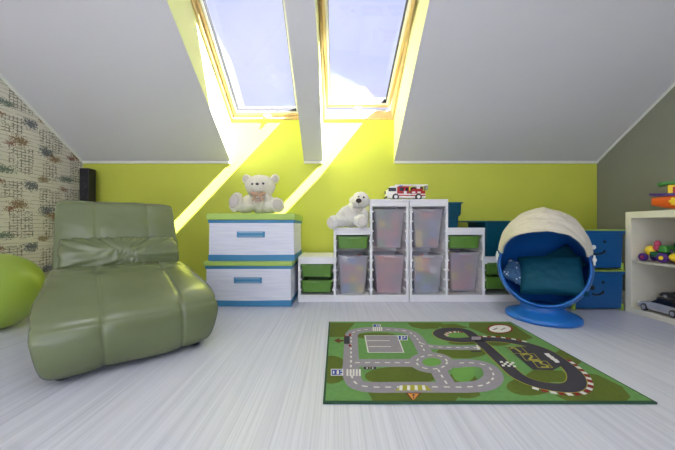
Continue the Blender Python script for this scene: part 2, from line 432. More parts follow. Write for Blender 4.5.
# ------------------------------------------------------------------ play rug
Z0 = .009
def rug():
    root = tag(MBrug(), 'green children\'s play rug printed with grey roads and a black racetrack, lying on the floor', 'rug')
    return root
def MBrug():
    mats = [mat('rug_green', (104, 152, 84), .95, bump=.5, bscale=500, var=.08, vscale=60),
            mat('rug_dark_green', (92, 108, 30), .95, bump=.5, bscale=500, var=.08, vscale=60),
            mat('rug_road', (150, 144, 154), .95, bump=.5, bscale=500, var=.06, vscale=60),
            mat('rug_white', (222, 220, 216), .95), mat('rug_black', (60, 57, 68), .95, bump=.5, bscale=500),
            mat('rug_red', (140, 34, 36), .95), mat('rug_blue', (44, 76, 160), .95),
            mat('rug_orange', (214, 142, 70), .95), mat('rug_edge', (46, 82, 60), .95, bump=.3),
            mat('rug_brown', (104, 60, 34), .95), mat('rug_ochre', (166, 160, 60), .95),
            mat('rug_bright_green', (108, 160, 74), .95, bump=.5, bscale=500)]
    G, DG, RD, WH, BK, RE, BL, OR, ED, BR, OC, BG = range(12)
    c = [fl(323.5, 405), fl(658, 404), fl(509, 322.5), fl(328.5, 323)]
    x0 = (c[0][0] + c[3][0]) / 2; x1 = (c[1][0] + c[2][0]) / 2; y0 = (c[0][1] + c[1][1]) / 2; y1 = (c[2][1] + c[3][1]) / 2
    b = MB()
    b.box(x0, x1, y0, y1, .0005, Z0 - .0012, mi=ED)
    e = .009
    lay = [0]
    def zz(): lay[0] += 1; return Z0 + lay[0] * .00002
    def A(p): x, y = fl(310 + p[0] / 3.553, 310 + p[1] / 3.553, Z0); return cl(x, y)
    def B(p): x, y = fl(430 + p[0] / 2.8125, 310 + p[1] / 2.8125, Z0); return cl(x, y)
    def cl(x, y): return (min(max(x, x0 + e), x1 - e), min(max(y, y0 + e), y1 - e))
    def poly(pts, mi):
        z = zz()
        try:
            f = b.bm.faces.new([b.bm.verts.new((p[0], p[1], z)) for p in pts]); f.material_index = mi
            f.normal_update()
            if f.normal.z < 0: f.normal_flip()
        except ValueError: pass
    def smooth(pts, closed=False, n=8):
        out = []; N = len(pts)
        for i in range(N if closed else N - 1):
            g = lambda k: Vector(pts[k % N] if closed else pts[min(max(k, 0), N - 1)])
            p0, p1, p2, p3 = g(i - 1), g(i), g(i + 1), g(i + 2)
            for k in range(n):
                t = k / n
                out.append(.5 * ((2 * p1) + (-p0 + p2) * t + (2 * p0 - 5 * p1 + 4 * p2 - p3) * t * t + (-p0 + 3 * p1 - 3 * p2 + p3) * t ** 3))
        if not closed: out.append(Vector(pts[-1]))
        return out
    def ribbon(path, w, mi, closed=False, off=0):
        z = zz(); N = len(path); L = []; Rr = []
        for i in range(N):
            a = path[(i - 1) % N] if closed else path[max(i - 1, 0)]; c_ = path[(i + 1) % N] if closed else path[min(i + 1, N - 1)]
            d = (Vector(c_) - Vector(a))
            if d.length < 1e-9: d = Vector((1, 0))
            d.normalize(); nn = Vector((-d.y, d.x)); p = Vector(path[i]) + nn * off
            for lst, s_ in ((L, .5), (Rr, -.5)):
                v = p + nn * w * s_; v = cl(v.x, v.y); lst.append(b.bm.verts.new((v[0], v[1], z)))
        for i in range(N if closed else N - 1):
            j = (i + 1) % N
            try:
                f = b.bm.faces.new((Rr[i], Rr[j], L[j], L[i])); f.material_index = mi
            except ValueError: pass
    def resample(path, step):
        out = [Vector(path[0])]; acc = 0
        for a, c_ in zip(path, path[1:]):
            a, c_ = Vector(a), Vector(c_); l = (c_ - a).length
            while acc + l >= step and l > 0:
                t = (step - acc) / l; a = a.lerp(c_, t); out.append(a.copy()); l = (c_ - a).length; acc = 0
            acc += l
        return out
    def dashes(path, on=.022, offl=.026, w=.008, mi=3, off=0, start=.01):
        pts = resample(path, (on + offl) / 6)
        k = int(round(6 * on / (on + offl)))
        for i in range(0, len(pts) - k, 6): ribbon(pts[i:i + k + 1], w, mi, off=off)
    def ell(cx, cy, rx, ry, mi, T, n=28, a0=0, a1=360):
        poly([T((cx + rx * math.cos(R(a0 + (a1 - a0) * i / n)), cy + ry * math.sin(R(a0 + (a1 - a0) * i / n)))) for i in range(n)], mi)
    # ground colours
    poly([(x0 + e, y0 + e), (x1 - e, y0 + e), (x1 - e, y1 - e), (x0 + e, y1 - e)], G)
    poly([A(p) for p in ((70, 46), (160, 46), (135, 72), (118, 96), (62, 96))], DG)
    ell(75, 212, 62, 50, DG, A); ell(322, 235, 128, 34, DG, A)
    poly([A(p) for p in ((190, 262), (590, 262), (605, 300), (530, 306), (525, 334), (225, 334))], DG)
    ell(560, 300, 45, 14, DG, A)
    poly([A(p) for p in ((345, 46), (470, 46), (455, 66), (400, 68), (362, 60))], DG)
    ell(540, 150, 90, 22, DG, A); ell(540, 116, 50, 8, DG, A); ell(535, 250, 60, 26, DG, A)
    ell(235, 92, 70, 12, DG, A)
    poly([B(p) for p in ((110, 36), (225, 36), (290, 78), (250, 92), (160, 70), (110, 50))], DG)
    poly([B(p) for p in ((20, 40), (70, 38), (110, 50), (40, 55))], DG)
    ell(390, 133, 45, 24, DG, B)
    poly([B(p) for p in ((420, 175), (470, 182), (540, 215), (565, 245), (560, 259), (390, 259), (350, 240), (420, 230))], DG)
    ell(280, 215, 65, 26, DG, B); ell(190, 92, 38, 9, DG, B)
    ell(545, 225, 40, 32, BG, A)
    # grey roads
    rw = .078
    roads = []
    left = smooth([A(p) for p in ((340, 74), (250, 68), (180, 72), (150, 84), (146, 120), (146, 180), (146, 225), (165, 262), (220, 274), (330, 274), (450, 274), (560, 274), (625, 264), (652, 235), (630, 200), (570, 188), (500, 192))])
    topr = smooth([A(p) for p in ((330, 73), (362, 84), (385, 108), (402, 138), (415, 160))])
    mid = smooth([A(p) for p in ((160, 188), (260, 188), (375, 188))])
    spur = smooth([A(p) for p in ((395, 118), (430, 130), (500, 134), (598, 134))])
    down = smooth([A(p) for p in ((455, 212), (470, 238), (488, 266))])
    ringc = [A((433 + 54 * math.cos(R(a)), 186 + 25 * math.sin(R(a)))) for a in range(0, 360, 12)]
    for p_ in (left, topr, mid, down): ribbon(p_, rw, RD)
    ribbon(spur, .055, RD); ribbon(ringc, .07, RD, closed=True)
    ell(433, 185, 34, 15, BG, A)
    for p_ in (left, topr, mid, spur, down): dashes(p_)
    dashes([Vector(q) for q in ringc] + [Vector(ringc[0])])
    # parking place
    park = [A(p) for p in ((195, 92), (311, 92), (333, 152), (207, 152))]
    poly(park, RD); ribbon([Vector(p) for p in park], .008, WH, closed=True)
    for (xa, ya, xb) in ((203, 110, 284), (209, 131, 288)): ribbon([Vector(A((xa, ya))), Vector(A((xb, ya)))], .008, WH)
    # crossings
    for (cx, cy, n, dx, hh) in ((155, 224, 5, 11, 12), (240, 69, 5, 7, 7)):
        for i in range(n):
            xx = cx + (i - (n - 1) / 2) * dx
            poly([A((xx - dx * .3, cy - hh)), A((xx + dx * .3, cy - hh)), A((xx + dx * .3, cy + hh)), A((xx - dx * .3, cy + hh))], WH)
    poly([A(p) for p in ((300, 288), (330, 268), (410, 268), (435, 288))], OC)
    for i in range(4): ribbon([Vector(A((325 + i * 26, 270))), Vector(A((322 + i * 28, 287)))], .012, WH)
    poly([A(p) for p in ((590, 126), (602, 126), (606, 142), (594, 142))], WH)
    # signs
    def rect(cx, cy, w, h, mi, T=A):
        poly([T((cx - w / 2, cy - h / 2)), T((cx + w / 2, cy - h / 2)), T((cx + w / 2, cy + h / 2)), T((cx - w / 2, cy + h / 2))], mi)
    for (cx, cy, w, h) in ((96, 223, 44, 24), (237, 57, 28, 11), (330, 100, 34, 18)):
        rect(cx, cy, w, h, WH); rect(cx, cy, w * .86, h * .8, BL)
    rect(99, 223, 8, 14, WH); rect(84, 223, 5, 10, WH); rect(112, 219, 8, 4, WH); rect(112, 229, 8, 4, WH)   # pedestrian sign
    rect(237, 57, 4, 6, WH); rect(245, 57, 4, 5, WH)
    ribbon([Vector(A(p)) for p in ((325, 107), (325, 94), (336, 94), (338, 98), (334, 101), (326, 101))], .007, WH)
    rect(213, 208, 44, 9, BK)
    for i, k in enumerate((WH, OC, WH)): rect(203 + i * 10, 208, 5, 4, k)
    rect(131, 108, 20, 28, BK); rect(143, 90, 9, 8, RE); rect(143, 128, 9, 8, RE); rect(124, 94, 6, 6, RE)
    poly([A(p) for p in ((84, 110), (106, 100), (104, 107), (120, 108), (120, 113), (104, 115), (108, 122))], BR)
    poly([A(p) for p in ((338, 296), (396, 296), (372, 324), (362, 324))], BR)
    poly([A(p) for p in ((347, 299), (388, 299), (370, 321), (365, 321))], OR)
    rect(368, 305, 7, 7, BK); rect(368, 314, 5, 6, BK)
    rect(590, 149, 36, 5, BK)
    # race track
    tw = .064
    fig = smooth([B(p) for p in ((130, 82), (165, 112), (205, 150), (245, 186), (290, 207), (345, 219), (392, 220), (412, 206), (406, 180), (374, 150), (326, 118), (268, 98), (200, 86), (130, 84), (85, 86), (46, 82), (24, 70), (36, 59), (72, 56), (104, 62))], closed=True)
    # ground inside the loops
    ell(72, 70, 30, 10, BG, B)
    poly([B(p) for p in ((262, 190), (290, 170), (370, 172), (395, 190), (380, 204), (300, 204))], DG)
    curbs = fig[24 * 1 + 8: 24 * 5 + 4]
    def curb(path, off):
        pts = resample(path, .022)
        for i in range(len(pts) - 1): ribbon([pts[i], pts[i + 1]], .018, RE if i % 2 else WH, off=off)
    ribbon(fig, tw + .008, OC, closed=True)
    i8 = lambda k: k * 8
    curb(fig[i8(4):i8(9) + 4], -(tw / 2 + .012)); curb(fig[i8(11):i8(13)], -(tw / 2 + .012)); curb(fig[i8(15) + 4:i8(19)], -(tw / 2 + .012))
    ribbon(fig, tw, BK, closed=True)
    poly([B(p) for p in ((214, 106), (262, 104), (330, 112), (385, 150), (345, 172), (290, 170))], BK)
    rect(130, 81, 26, 9, RD, B)
    digits = {1: [[(0, .8), (.5, 1), (.5, 0)]], 2: [[(0, .8), (.3, 1), (.8, .9), (.8, .6), (0, 0), (.9, 0)]],
              3: [[(0, 1), (.8, 1), (.4, .6), (.85, .3), (.5, 0), (0, .1)]]}
    for k, (cx, cy) in enumerate(((244, 114), (280, 134), (315, 155))):
        ox, oy = B((cx, cy)); s_ = .045
        for st in digits[k + 1]:
            q = [Vector((ox + (p[0] - .45) * .050, oy + (p[1] - .5) * .060)) for p in st]
            for a, c_ in zip(q, q[1:]): ribbon([a, c_], .011, OC)
        bx_ = [B((cx - 27, cy - 9)), B((cx + 12, cy - 9)), B((cx + 30, cy + 10)), B((cx - 10, cy + 10))]
        for a, c_ in zip(bx_, bx_[1:] + bx_[:1]): ribbon([Vector(a), Vector(c_)], .004, OC)
    for i in range(5):
        for j in range(3):
            if (i + j) % 2 == 0:
                px = 196 + i * 8 + j * 2.5; py = 146 + j * 5 + i * .6
                poly([B((px, py)), B((px + 8, py)), B((px + 10, py + 5)), B((px + 2, py + 5))], WH)
    for i in range(3):
        px, py = 320 + i * 11, 124 + i * 8
        poly([B(p) for p in ((px, py), (px + 14, py), (px + 24, py + 10), (px + 12, py + 11))], WH)
    ell(197, 55, 36, 13, RE, B); ell(197, 55, 31, 10.5, WH, B)
    ribbon([Vector(B(p)) for p in ((178, 58), (190, 52), (200, 58), (212, 52))], .012, RD)
    return b.done('play_rug', mats, bevel=0, recalc=False)
rug()

# ------------------------------------------------------------------ leather lounge chair
def closed_loft(prof, hw, n=4, nt=70, seams=(), taper=None, crown=.0, wrinkle=None, seamw=.007, seamd=.012, cross=()):
    """prof: closed smooth list of (y,z); swept sideways with rounded pillow ends"""
    N = len(prof); cy = sum(p[0] for p in prof) / N; cz = sum(p[1] for p in prof) / N
    b = MB(); bm = b.bm
    ts = []
    for i in range(nt):
        a = -math.pi / 2 + math.pi * i / (nt - 1); ts.append(math.sin(a) if True else a)
    # denser in the middle
    ts = [(.5 * math.sin(-math.pi / 2 + math.pi * i / (nt - 1)) + .5 * (-1 + 2 * i / (nt - 1))) for i in range(nt)]
    rows = []
    for t_ in ts:
        s_ = max(0.0, 1 - abs(t_) ** n) ** (1 / n)
        row = []
        for (y, z) in prof:
            x = t_ * hw
            if taper: x *= taper(y, z)
            xx, sc = x, s_
            # the ends round off by a fixed distance rather than by a share of the profile
            rr = .075
            dy, dz = y - cy, z - cz; l = math.hypot(dy, dz)
            k = 1 - (1 - sc) * min(1, rr / max(l, 1e-4)) if sc > .02 else 1 - min(1, rr / max(l, 1e-4)) 
            row.append(bm.verts.new((xx, cy + dy * k, cz + dz * k)))
        rows.append(row)
    for A, B_ in zip(rows, rows[1:]):
        for j in range(N): bm.faces.new((A[j], A[(j + 1) % N], B_[(j + 1) % N], B_[j]))
    bm.faces.new(rows[0][::-1]); bm.faces.new(rows[-1])
    bmesh.ops.recalc_face_normals(bm, faces=bm.faces)
    bm.normal_update()
    mv = []
    for row in rows:
        for j, v in enumerate(row):
            d = 0; x, y, z = v.co
            for s0 in seams:
                sx = s0(y, z) if callable(s0) else s0
                d -= seamd * math.exp(-((x - sx) / seamw) ** 2)
                d -= seamd * .45 * math.exp(-((x - sx) / (seamw * 6)) ** 2)
            for fn in cross:
                q = fn(y, z)
                d -= seamd * .8 * math.exp(-(q / seamw) ** 2) + seamd * .25 * math.exp(-(q / (seamw * 5)) ** 2)
            if wrinkle: d += wrinkle(x, y, z)
            mv.append((v, v.normal * d))
    for v, d in mv: v.co += d
    return b
def spline_closed(pts, n=8):
    out = []; N = len(pts)
    for i in range(N):
        p0, p1, p2, p3 = [Vector(pts[(i + k) % N]) for k in (-1, 0, 1, 2)]
        for k in range(n):
            t_ = k / n
            v = .5 * ((2 * p1) + (-p0 + p2) * t_ + (2 * p0 - 5 * p1 + 4 * p2 - p3) * t_ * t_ + (-p0 + 3 * p1 - 3 * p2 + p3) * t_ ** 3)
            out.append((v.x, v.y))
    return out
ch = thing('lounge_chair', 'low olive green leather lounge chair with stitched panels beside the lime ball', 'armchair', (-.965, 1.395, 0), 42)
seatp = spline_closed([(.03, .018), (-.045, .045), (-.072, .13), (-.064, .235), (.02, .305), (.18, .358), (.36, .402), (.54, .432), (.70, .43), (.86, .38), (.93, .22), (.90, .05), (.60, .02), (.30, .018)], 9)
def wr_seat(x, y, z):
    w = noise.noise(Vector((x * 5, y * 4, z * 4))) * .009
    w += abs(noise.noise(Vector((x * 9, y * 22 + x * 6, z * 9)))) * .006 * max(0, min(1, (y - .1) * 3))
    return w
b = closed_loft(seatp, .370, 5, 110, (lambda y, z: -.135 - .02 * z, lambda y, z: .185 - .02 * z), lambda y, z: (.87 + .13 * min(1, max(0, z / .20)) ** .7) * (1 - .12 * min(1, max(0, (y - .1) / .7))),
                wrinkle=wr_seat, seamw=.005, seamd=.008, cross=(lambda y, z: (z - .255) if y < .2 else 9,))
b.done('seat', LEATHER, ch, smooth=True)
backp = spline_closed([(.60, .28), (.66, .45), (.73, .62), (.80, .76), (.835, .822), (.90, .840), (.965, .81), (.955, .72), (.93, .52), (.90, .30), (.80, .20), (.66, .20)], 8)
def wr_back(x, y, z):
    return noise.noise(Vector((x * 4, 3, z * 6))) * .006 + abs(noise.noise(Vector((x * 7, 1, z * 20 + x * 5)))) * .004
b = closed_loft(backp, .338, 9, 100, (lambda y, z: -.135, lambda y, z: .155), lambda y, z: .97 + .03 * (1 - z), wrinkle=wr_back, seamd=.005, seamw=.005)
b.done('backrest', LEATHER, ch, smooth=True)
lumb = spline_closed([(.560, .41), (.550, .48), (.590, .555), (.645, .590), (.70, .590), (.73, .50), (.68, .42), (.60, .395)], 8)
def wr_l(x, y, z):
    th = math.atan2(z - .475, abs(x) + .04)
    a = min(1, abs(x) / .05)
    return (noise.noise(Vector((th * 11 + (3 if x > 0 else 0), abs(x) * 5, 1))) * .014 + noise.noise(Vector((th * 24, abs(x) * 9, 4 + (x > 0)))) * .006) * (.4 + .6 * a) - .006 * math.exp(-(x / .04) ** 2) * math.exp(-((z - .475) / .03) ** 2)
b = closed_loft(lumb, .305, 7, 150, (), wrinkle=wr_l)
lc = b.done('lumbar_cushion', LEATHER, ch, smooth=True)
for x, y in ((-.27, .06), (.27, .06), (-.27, .84), (.27, .84)):
    b = MB(); b.lathe([(0, 0), (.026, 0), (.026, .012), (.022, .035), (0, .035)], 20, Matrix.Translation((x, y, 0)))
    b.done('foot', BLACK, ch, smooth=True)

# exercise ball
b = MB(); b.lathe([(.25 * math.sin(math.pi * i / 40), -.25 * math.cos(math.pi * i / 40) * .985 + .246) for i in range(41)], 64)
bo = b.done('exercise_ball', BALLG, smooth=True); bo.location = (-2.215, 1.84, 0)
tag(bo, 'large lime green exercise ball on the floor beside the leather chair', 'exercise ball')
b = MB(); b.lathe([(0, 0), (.014, 0), (.012, .008), (0, .010)], 16, Matrix.Translation((-.02, -.12, .46)) @ Euler((R(30), 0, 0)).to_matrix().to_4x4())
b.done('valve_plug', mat('pale_plug', (220, 225, 190), .5), bo)

# tower speaker in the corner
sp = thing('tower_speaker', 'slim black tower speaker in the far corner behind the leather chair', 'speaker', (-2.478, 2.845, 0), 0)
b = MB(); b.box(-.046, .046, -.045, .045, .02, 1.24); b.done('cabinet', mat('black_wood_veneer', (24, 24, 32), .4), sp, bevel=.006)
b = MB(); b.box(-.065, .065, -.065, .065, .0, .02); b.done('base_plate', BLACK, sp, bevel=.004)
for z, r in ((1.16, .026), (1.07, .034), (.96, .034)):
    b = MB(); b.lathe([(r, -.004), (r, .006), (r * .85, .004), (r * .3, -.012), (0, -.004)], 24, Matrix.Translation((0, -.047, z)) @ Euler((R(90), 0, 0)).to_matrix().to_4x4())
    b.done('speaker_cone', DGREY, sp, smooth=True)

# ------------------------------------------------------------------ fabric storage boxes
def fabric_box(loc, rz, label, h, lid):
    w, d = .705, .50
    o = thing('fabric_storage_box', label, 'storage box', loc, rz, 'fabric boxes stacked by the wall')
    hw = w / 2
    b = MB()
    def fn(i, j):
        # walls, slightly bulging
        N = 64; t_ = i / N * 4; s_ = int(t_) % 4; k = t_ - int(t_)
        z = .0 + h * j / 12
        bul = .010 * math.sin(math.pi * j / 12) * math.sin(math.pi * k)
        c = [(-hw, 0), (hw, 0), (hw, d), (-hw, d)]
        a_, e_ = c[s_], c[(s_ + 1) % 4]; x = a_[0] + (e_[0] - a_[0]) * k; y = a_[1] + (e_[1] - a_[1]) * k
        nn = [(0, -1), (1, 0), (0, 1), (-1, 0)][s_]
        sh = 1 - .012 * (j / 12)
        return Vector((x * sh + nn[0] * bul, y + nn[1] * bul, z))
    V = b.grid(fn, 64, 13, cu=True)
    b.bm.faces.new([V[i][0] for i in range(64)][::-1]); b.bm.faces.new([V[i][12] for i in range(64)])
    b.done('box_body', RIBBED, o)
    b = MB()
    for z0, z1, g in ((.002, .054, .005), (h - .026, h, .006)):
        b.box(-hw - g, hw + g, -g, d + g, z0, z1)
    b.done('blue_binding', BLUETR, o, bevel=.004)
    b = MB(); b.box(-hw - .013, hw + .013, -.020, d + .014, h - .0005, h + lid)
    b.done('lid', GLIME, o, bevel=.007)
    b = MB(); b.box(-.115, .115, -.022, -.012, .198, .246); b.done('pull_tab', BLUETR, o, bevel=.004)
    b = MB(); b.box(-.10, .10, -.0235, -.022,   .206, .210); b.box(-.10, .10, -.0235, -.022,   .234, .238); b.done('stitching', mat('pale_stitch', (190, 210, 225), .8), o)
    return o
fabric_box((-.726, 2.365, 0), 0, 'white fabric box with blue binding standing on the floor, lower of the stack of two', .340, .038)
fabric_box((-.700, 2.36, .379), 0, 'white fabric box with lime lid on top of the stack, under the seated teddy bear', .342, .053)

# ------------------------------------------------------------------ stepped storage frames
FY = 2.515; K = F / FY
def zf(py): return H - (py - CY) / K
def xf(px): return (px - CX) / K
def stepped_frame(xs, tops, label):
    """xs: four panel lines, tops: heights of the three columns"""
    x0 = xs[0]
    o = thing('stepped_storage_frame', label, 'storage frame', (x0, FY, 0), 0, 'stepped storage frames along the back wall')
    d = .42; tk = .022
    hs = [tops[0]] + [max(tops[0], tops[1]), max(tops[1], tops[2])] + [tops[2]]
    for i, x in enumerate(xs):
        lo = x - x0 - (tk if i == 3 else (tk / 2 if 0 < i < 3 else 0))
        b = MB(); b.box(lo, lo + tk, .0, d, .06, hs[i] - .0005)
        pn = b.done('side_panel', WHITE, o, bevel=.0025)
        b = MB()
        for side in (-1, 1):
            if (i == 0 and side < 0) or (i == 3 and side > 0): continue
            h = tops[i] if side > 0 else tops[i - 1]
            z = .10
            while z < h - .09:
                xx = lo + tk if side > 0 else lo
                b.box(min(xx, xx + side * .012), max(xx, xx + side * .012), .004, d - .01, z, z + .012); z += .0865
        b.done('runner', WHITE, pn, bevel=.002)
    for i in range(3):
        a = xs[i] - x0; e = xs[i + 1] - x0; t_ = tops[i]
        ia = (tk if i == 0 else tk / 2); ie = (tk if i == 2 else tk / 2)
        if i > 0 and tops[i - 1] < t_: ia = -tk / 2
        if i == 0: ia = 0
        if i < 2 and tops[i + 1] < t_: ie = -tk / 2
        if i == 2: ie = 0
        b = MB(); b.box(a + ia, e - ie, -.002, d, t_, t_ + .022)
        ja = tk if i == 0 else tk / 2; je = tk if i == 2 else tk / 2
        b.box(a + ja, e - je, .0, .02, t_ - .042, t_)
        b.done('top_board', WHITE, o, bevel=.0025)
    b = MB(); b.box(0, xs[3] - x0, -.001, d, .0, .06); b.done('base_board', WHITE, o, bevel=.0025)
    b = MB()
    for i in range(3):
        b.box(xs[i] - x0 + .012, xs[i + 1] - x0 - .012, d - .008, d - .002, .06, tops[i])
    b.done('back_panel', WHITE, o)
    return o
T_HI, T_MD, T_LO = .907 - .022, .655 - .022, .398 - .022
X1 = [xf(298), xf(334.8), xf(371.2), xf(408.8)]
X2 = [xf(409.6), xf(447), xf(483.8), xf(520.5)]
stepped_frame(X1, (T_LO, T_MD, T_HI), 'white stepped storage frame rising towards the right, beside the fabric boxes')
stepped_frame(X2, (T_HI, T_MD, T_LO), 'white stepped storage frame descending towards the blue egg chair')

def bin_mesh(w, d, h, m, name='bin_body', parent=None, taper=.055, lip=.012, th=.004):
    b = MB()
    def ring(hw, y0, y1, z, r=.018):
        pts = []
        for cx, cy, a0 in ((hw - r, y1 - r, 0), (-hw + r, y1 - r, 90), (-hw + r, y0 + r, 180), (hw - r, y0 + r, 270)):
            for k in range(5):
                a = R(a0 + k * 22.5); pts.append(b.bm.verts.new((cx + r * math.cos(a), cy + r * math.sin(a), z)))
        return pts
    tp = taper * h / .34 if h > .15 else taper * .35
    iw = w / 2 - lip
    seq = [ring(.001, d / 2 - .001, d / 2 + .001, .0, .0003), ring(iw - tp * .5, tp * .5, d - tp * .5, .0), ring(iw - tp * .1, tp * .1, d - tp * .1, h * .80),
           ring(iw, 0, d, h - .012), ring(w / 2, -lip * .7, d + lip * .3, h - .012), ring(w / 2, -lip * .7, d + lip * .3, h - .002), ring(w / 2 - .003, -lip * .5, d, h),
           ring(iw - th, th, d - th, h - .004), ring(iw - tp * .5 - th, tp * .5 + th, d - tp * .5 - th, th), ring(.001, d / 2 - .001, d / 2 + .001, th, .0003)]
    for A, B_ in zip(seq, seq[1:]):
        n = len(A)
        for i in range(n): b.bm.faces.new((A[i], A[(i + 1) % n], B_[(i + 1) % n], B_[i]))
    return b.done(name, m, parent, smooth=False, bevel=0)
for_sm = []
def make_bin(kind, xc, z, label, w=.296, h=None):
    big = kind == 'clear'
    h = h or (.345 if big else .108)
    nm = 'storage_bin'
    o = thing(nm, label, 'storage bin', (xc, FY + .008, z), 0, 'bins in the storage frames')
    bd = bin_mesh(w, .395, h, BINCLEAR if big else (GREENB if kind == 'green' else TEALCLEAR), parent=o)
    for p in bd.data.polygons: p.use_smooth = True
    bd.data.set_sharp_from_angle(angle=R(35))
    b = MB(); b.box(-.055, .055, -.014, -.004, h - .030, h - .010)
    b.done('grip', BINCLEAR if big else (GREENB if kind == 'green' else TEALCLEAR), o, bevel=.004)
    return o
cL, cM, cH = [(X1[i] + X1[i + 1]) / 2 for i in range(3)]
dH, dM, dL = [(X2[i] + X2[i + 1]) / 2 for i in range(3)]
big_bins = [
 ('clear', cM, .066, 'frosted bin of toys below a green bin, under the white bear, left frame middle column'),
 ('clear', cH, .474, 'frosted toy bin under the cab end of the fire engine, upper of its column'),
 ('clear', cH, .068, 'frosted bin of pinkish toys at floor level in the tall column of the left frame'),
 ('clear', dH, .474, 'frosted toy bin under the rear end of the fire engine, upper of its column'),
 ('clear', dH, .068, 'frosted bin of toys at floor level in the tall column of the right frame'),
 ('clear', dM, .092, 'frosted toy bin below a green bin in the middle column nearest the egg chair')]
small_bins = [
 ('green', cL, .220, 'shallow green bin next to the fabric boxes, upper of two'),
 ('green', cL, .082, 'shallow green bin next to the fabric boxes, lower of two'),
 ('green', cM, .470, 'shallow green bin directly beneath the seated white bear'),
 ('green', dM, .472, 'shallow green bin beneath the two teal tubs'),
 ('green', dL, .240, 'shallow green bin partly behind the egg chair, upper of two'),
 ('green', dL, .112, 'shallow green bin partly behind the egg chair, lower of two')]
for k in big_bins + small_bins: make_bin(k[0], k[1], k[2], k[3])

# toys inside the frosted bins
toy_cols = [RED, YELLOW, SKYB, GREENP, ORANGE, LILAC, PURPLE, WHITE]
protos = []
for m in toy_cols:
    b = MB(); b.ell((0, 0, .034), (.034, .034, .034), seg=16, rings=10); o1 = b.done('toy_ball', m, smooth=True)
    b = MB(); b.box(-.03, .03, -.024, .024, 0, .045)
    for sx in (-.014, .014):
        b.lathe([(.009, .045), (.009, .053), (0, .053)], 12, Matrix.Translation((sx, 0, 0)))
    o2 = b.done('toy_brick', m, bevel=.003)
    protos += [o1, o2]
used = {}
where = ['frosted bin below the white bear', 'upper frosted bin below the fire engine cab', 'lowest frosted bin below the fire engine cab',
         'upper frosted bin below the fire engine rear', 'lowest frosted bin below the fire engine rear', 'frosted bin nearest the egg chair']
for bi, (k, xc, z, lab) in enumerate(big_bins):
    full = .345
    for row in range(4):
        for c_ in range(3):
            for dep in range(2):
                if random.random() < .12: continue
                pr = random.choice(protos[:]) if bi != 2 else random.choice(protos[10:12] + protos[8:12] + protos[:2])
                base = pr if pr.name not in used else pr.copy()
                if pr.name in used: COL.objects.link(base)
                used[pr.name] = 1
                nmk = 'ball' if 'ball' in pr.name else 'brick'
                hx = .068 * (.88 + .035 * row)
                base.location = (xc + (c_ - 1) * hx + random.uniform(-.006, .006), FY + .084 + dep * .10 + random.uniform(-.008, .008) - row * .004, z + .010 + row * .086)
                base.rotation_euler = (0, 0, random.uniform(-.15, .15))
                tag(base, 'toy %s in %s' % (nmk, where[bi]), 'toy', 'toy %ss in %s' % (nmk, where[bi]))
for o_ in protos:
    if o_.name not in used: bpy.data.objects.remove(o_)

# teal tubs on top of the right frame
def tub(name, w, d, h, loc, label, flange=0):
    o = thing(name, label, 'storage tub', loc)
    bd = bin_mesh(w, d, h, TEALCLEAR, 'tub_body', o, taper=.02, lip=.012)
    b = MB()
    if flange: b.box(-w / 2 - flange, -w / 2 + .012, .0, d, h - .012, h - .004)
    for s_ in (-1, 1): b.box(s_ * (w / 2) - .012, s_ * (w / 2) + .014, d * .3, d * .6, h - .02, h - .008)
    b.done('rim_handle', TEALCLEAR, o, bevel=.003)
    return o
tub('plastic_tub', .13, .30, .116, (X2[1] + .011 + .076, FY + .08, .656), 'small teal plastic tub on the right storage frame, lower of the nested pair')
tub('plastic_tub', .15, .31, .114, (X2[1] + .013 + .090, FY + .075, .773), 'small teal plastic tub stacked on another at the end of the fire engine')
tub('plastic_tub', .29, .36, .315, (X2[2] + .167, FY + .03, .3985), 'large dark teal plastic tub on the lowest step beside the egg chair', flange=0)
# its lid panel reaches over the middle step
o = [q for q in bpy.data.objects if q.name.startswith('plastic_tub')][-1]
b = MB(); b.box(-.30, .155, -.004, .37, .308, .318); b.done('lid', mat('dark_teal_lid', (6, 96, 116), .35), o, bevel=.003)

# ------------------------------------------------------------------ teddy bears
def plush(parts, m, parent, voxel=.006):
    b = MB()
    for c, r, rot in parts: b.ell(c, r, rot, 24, 14)
    o = b.done('body', m, parent, smooth=True)
    rm = o.modifiers.new('remesh', 'REMESH'); rm.mode = 'VOXEL'; rm.voxel_size = voxel; rm.use_smooth_shade = True
    s_ = o.modifiers.new('smooth', 'SMOOTH'); s_.iterations = 5; s_.factor = .5
    tx = bpy.data.textures.new('fur_noise', 'CLOUDS'); tx.noise_scale = .012
    d = o.modifiers.new('fur', 'DISPLACE'); d.texture = tx; d.strength = .012; d.mid_level = .5
    tx2 = bpy.data.textures.new('fur_noise_b', 'CLOUDS'); tx2.noise_scale = .045
    d = o.modifiers.new('tufts', 'DISPLACE'); d.texture = tx2; d.strength = .012; d.mid_level = .5
    return o
def dab(name, c, r, m, parent, rot=(0, 0, 0)):
    b = MB(); b.ell(c, r, rot, 16, 10); return b.done(name, m, parent, smooth=True)
t1 = thing('teddy_bear', 'cream teddy bear with a beige bow sitting splay-legged on the fabric boxes', 'teddy bear', (-.688, 2.60, .784), 2)
t1.scale = (1.08,) * 3
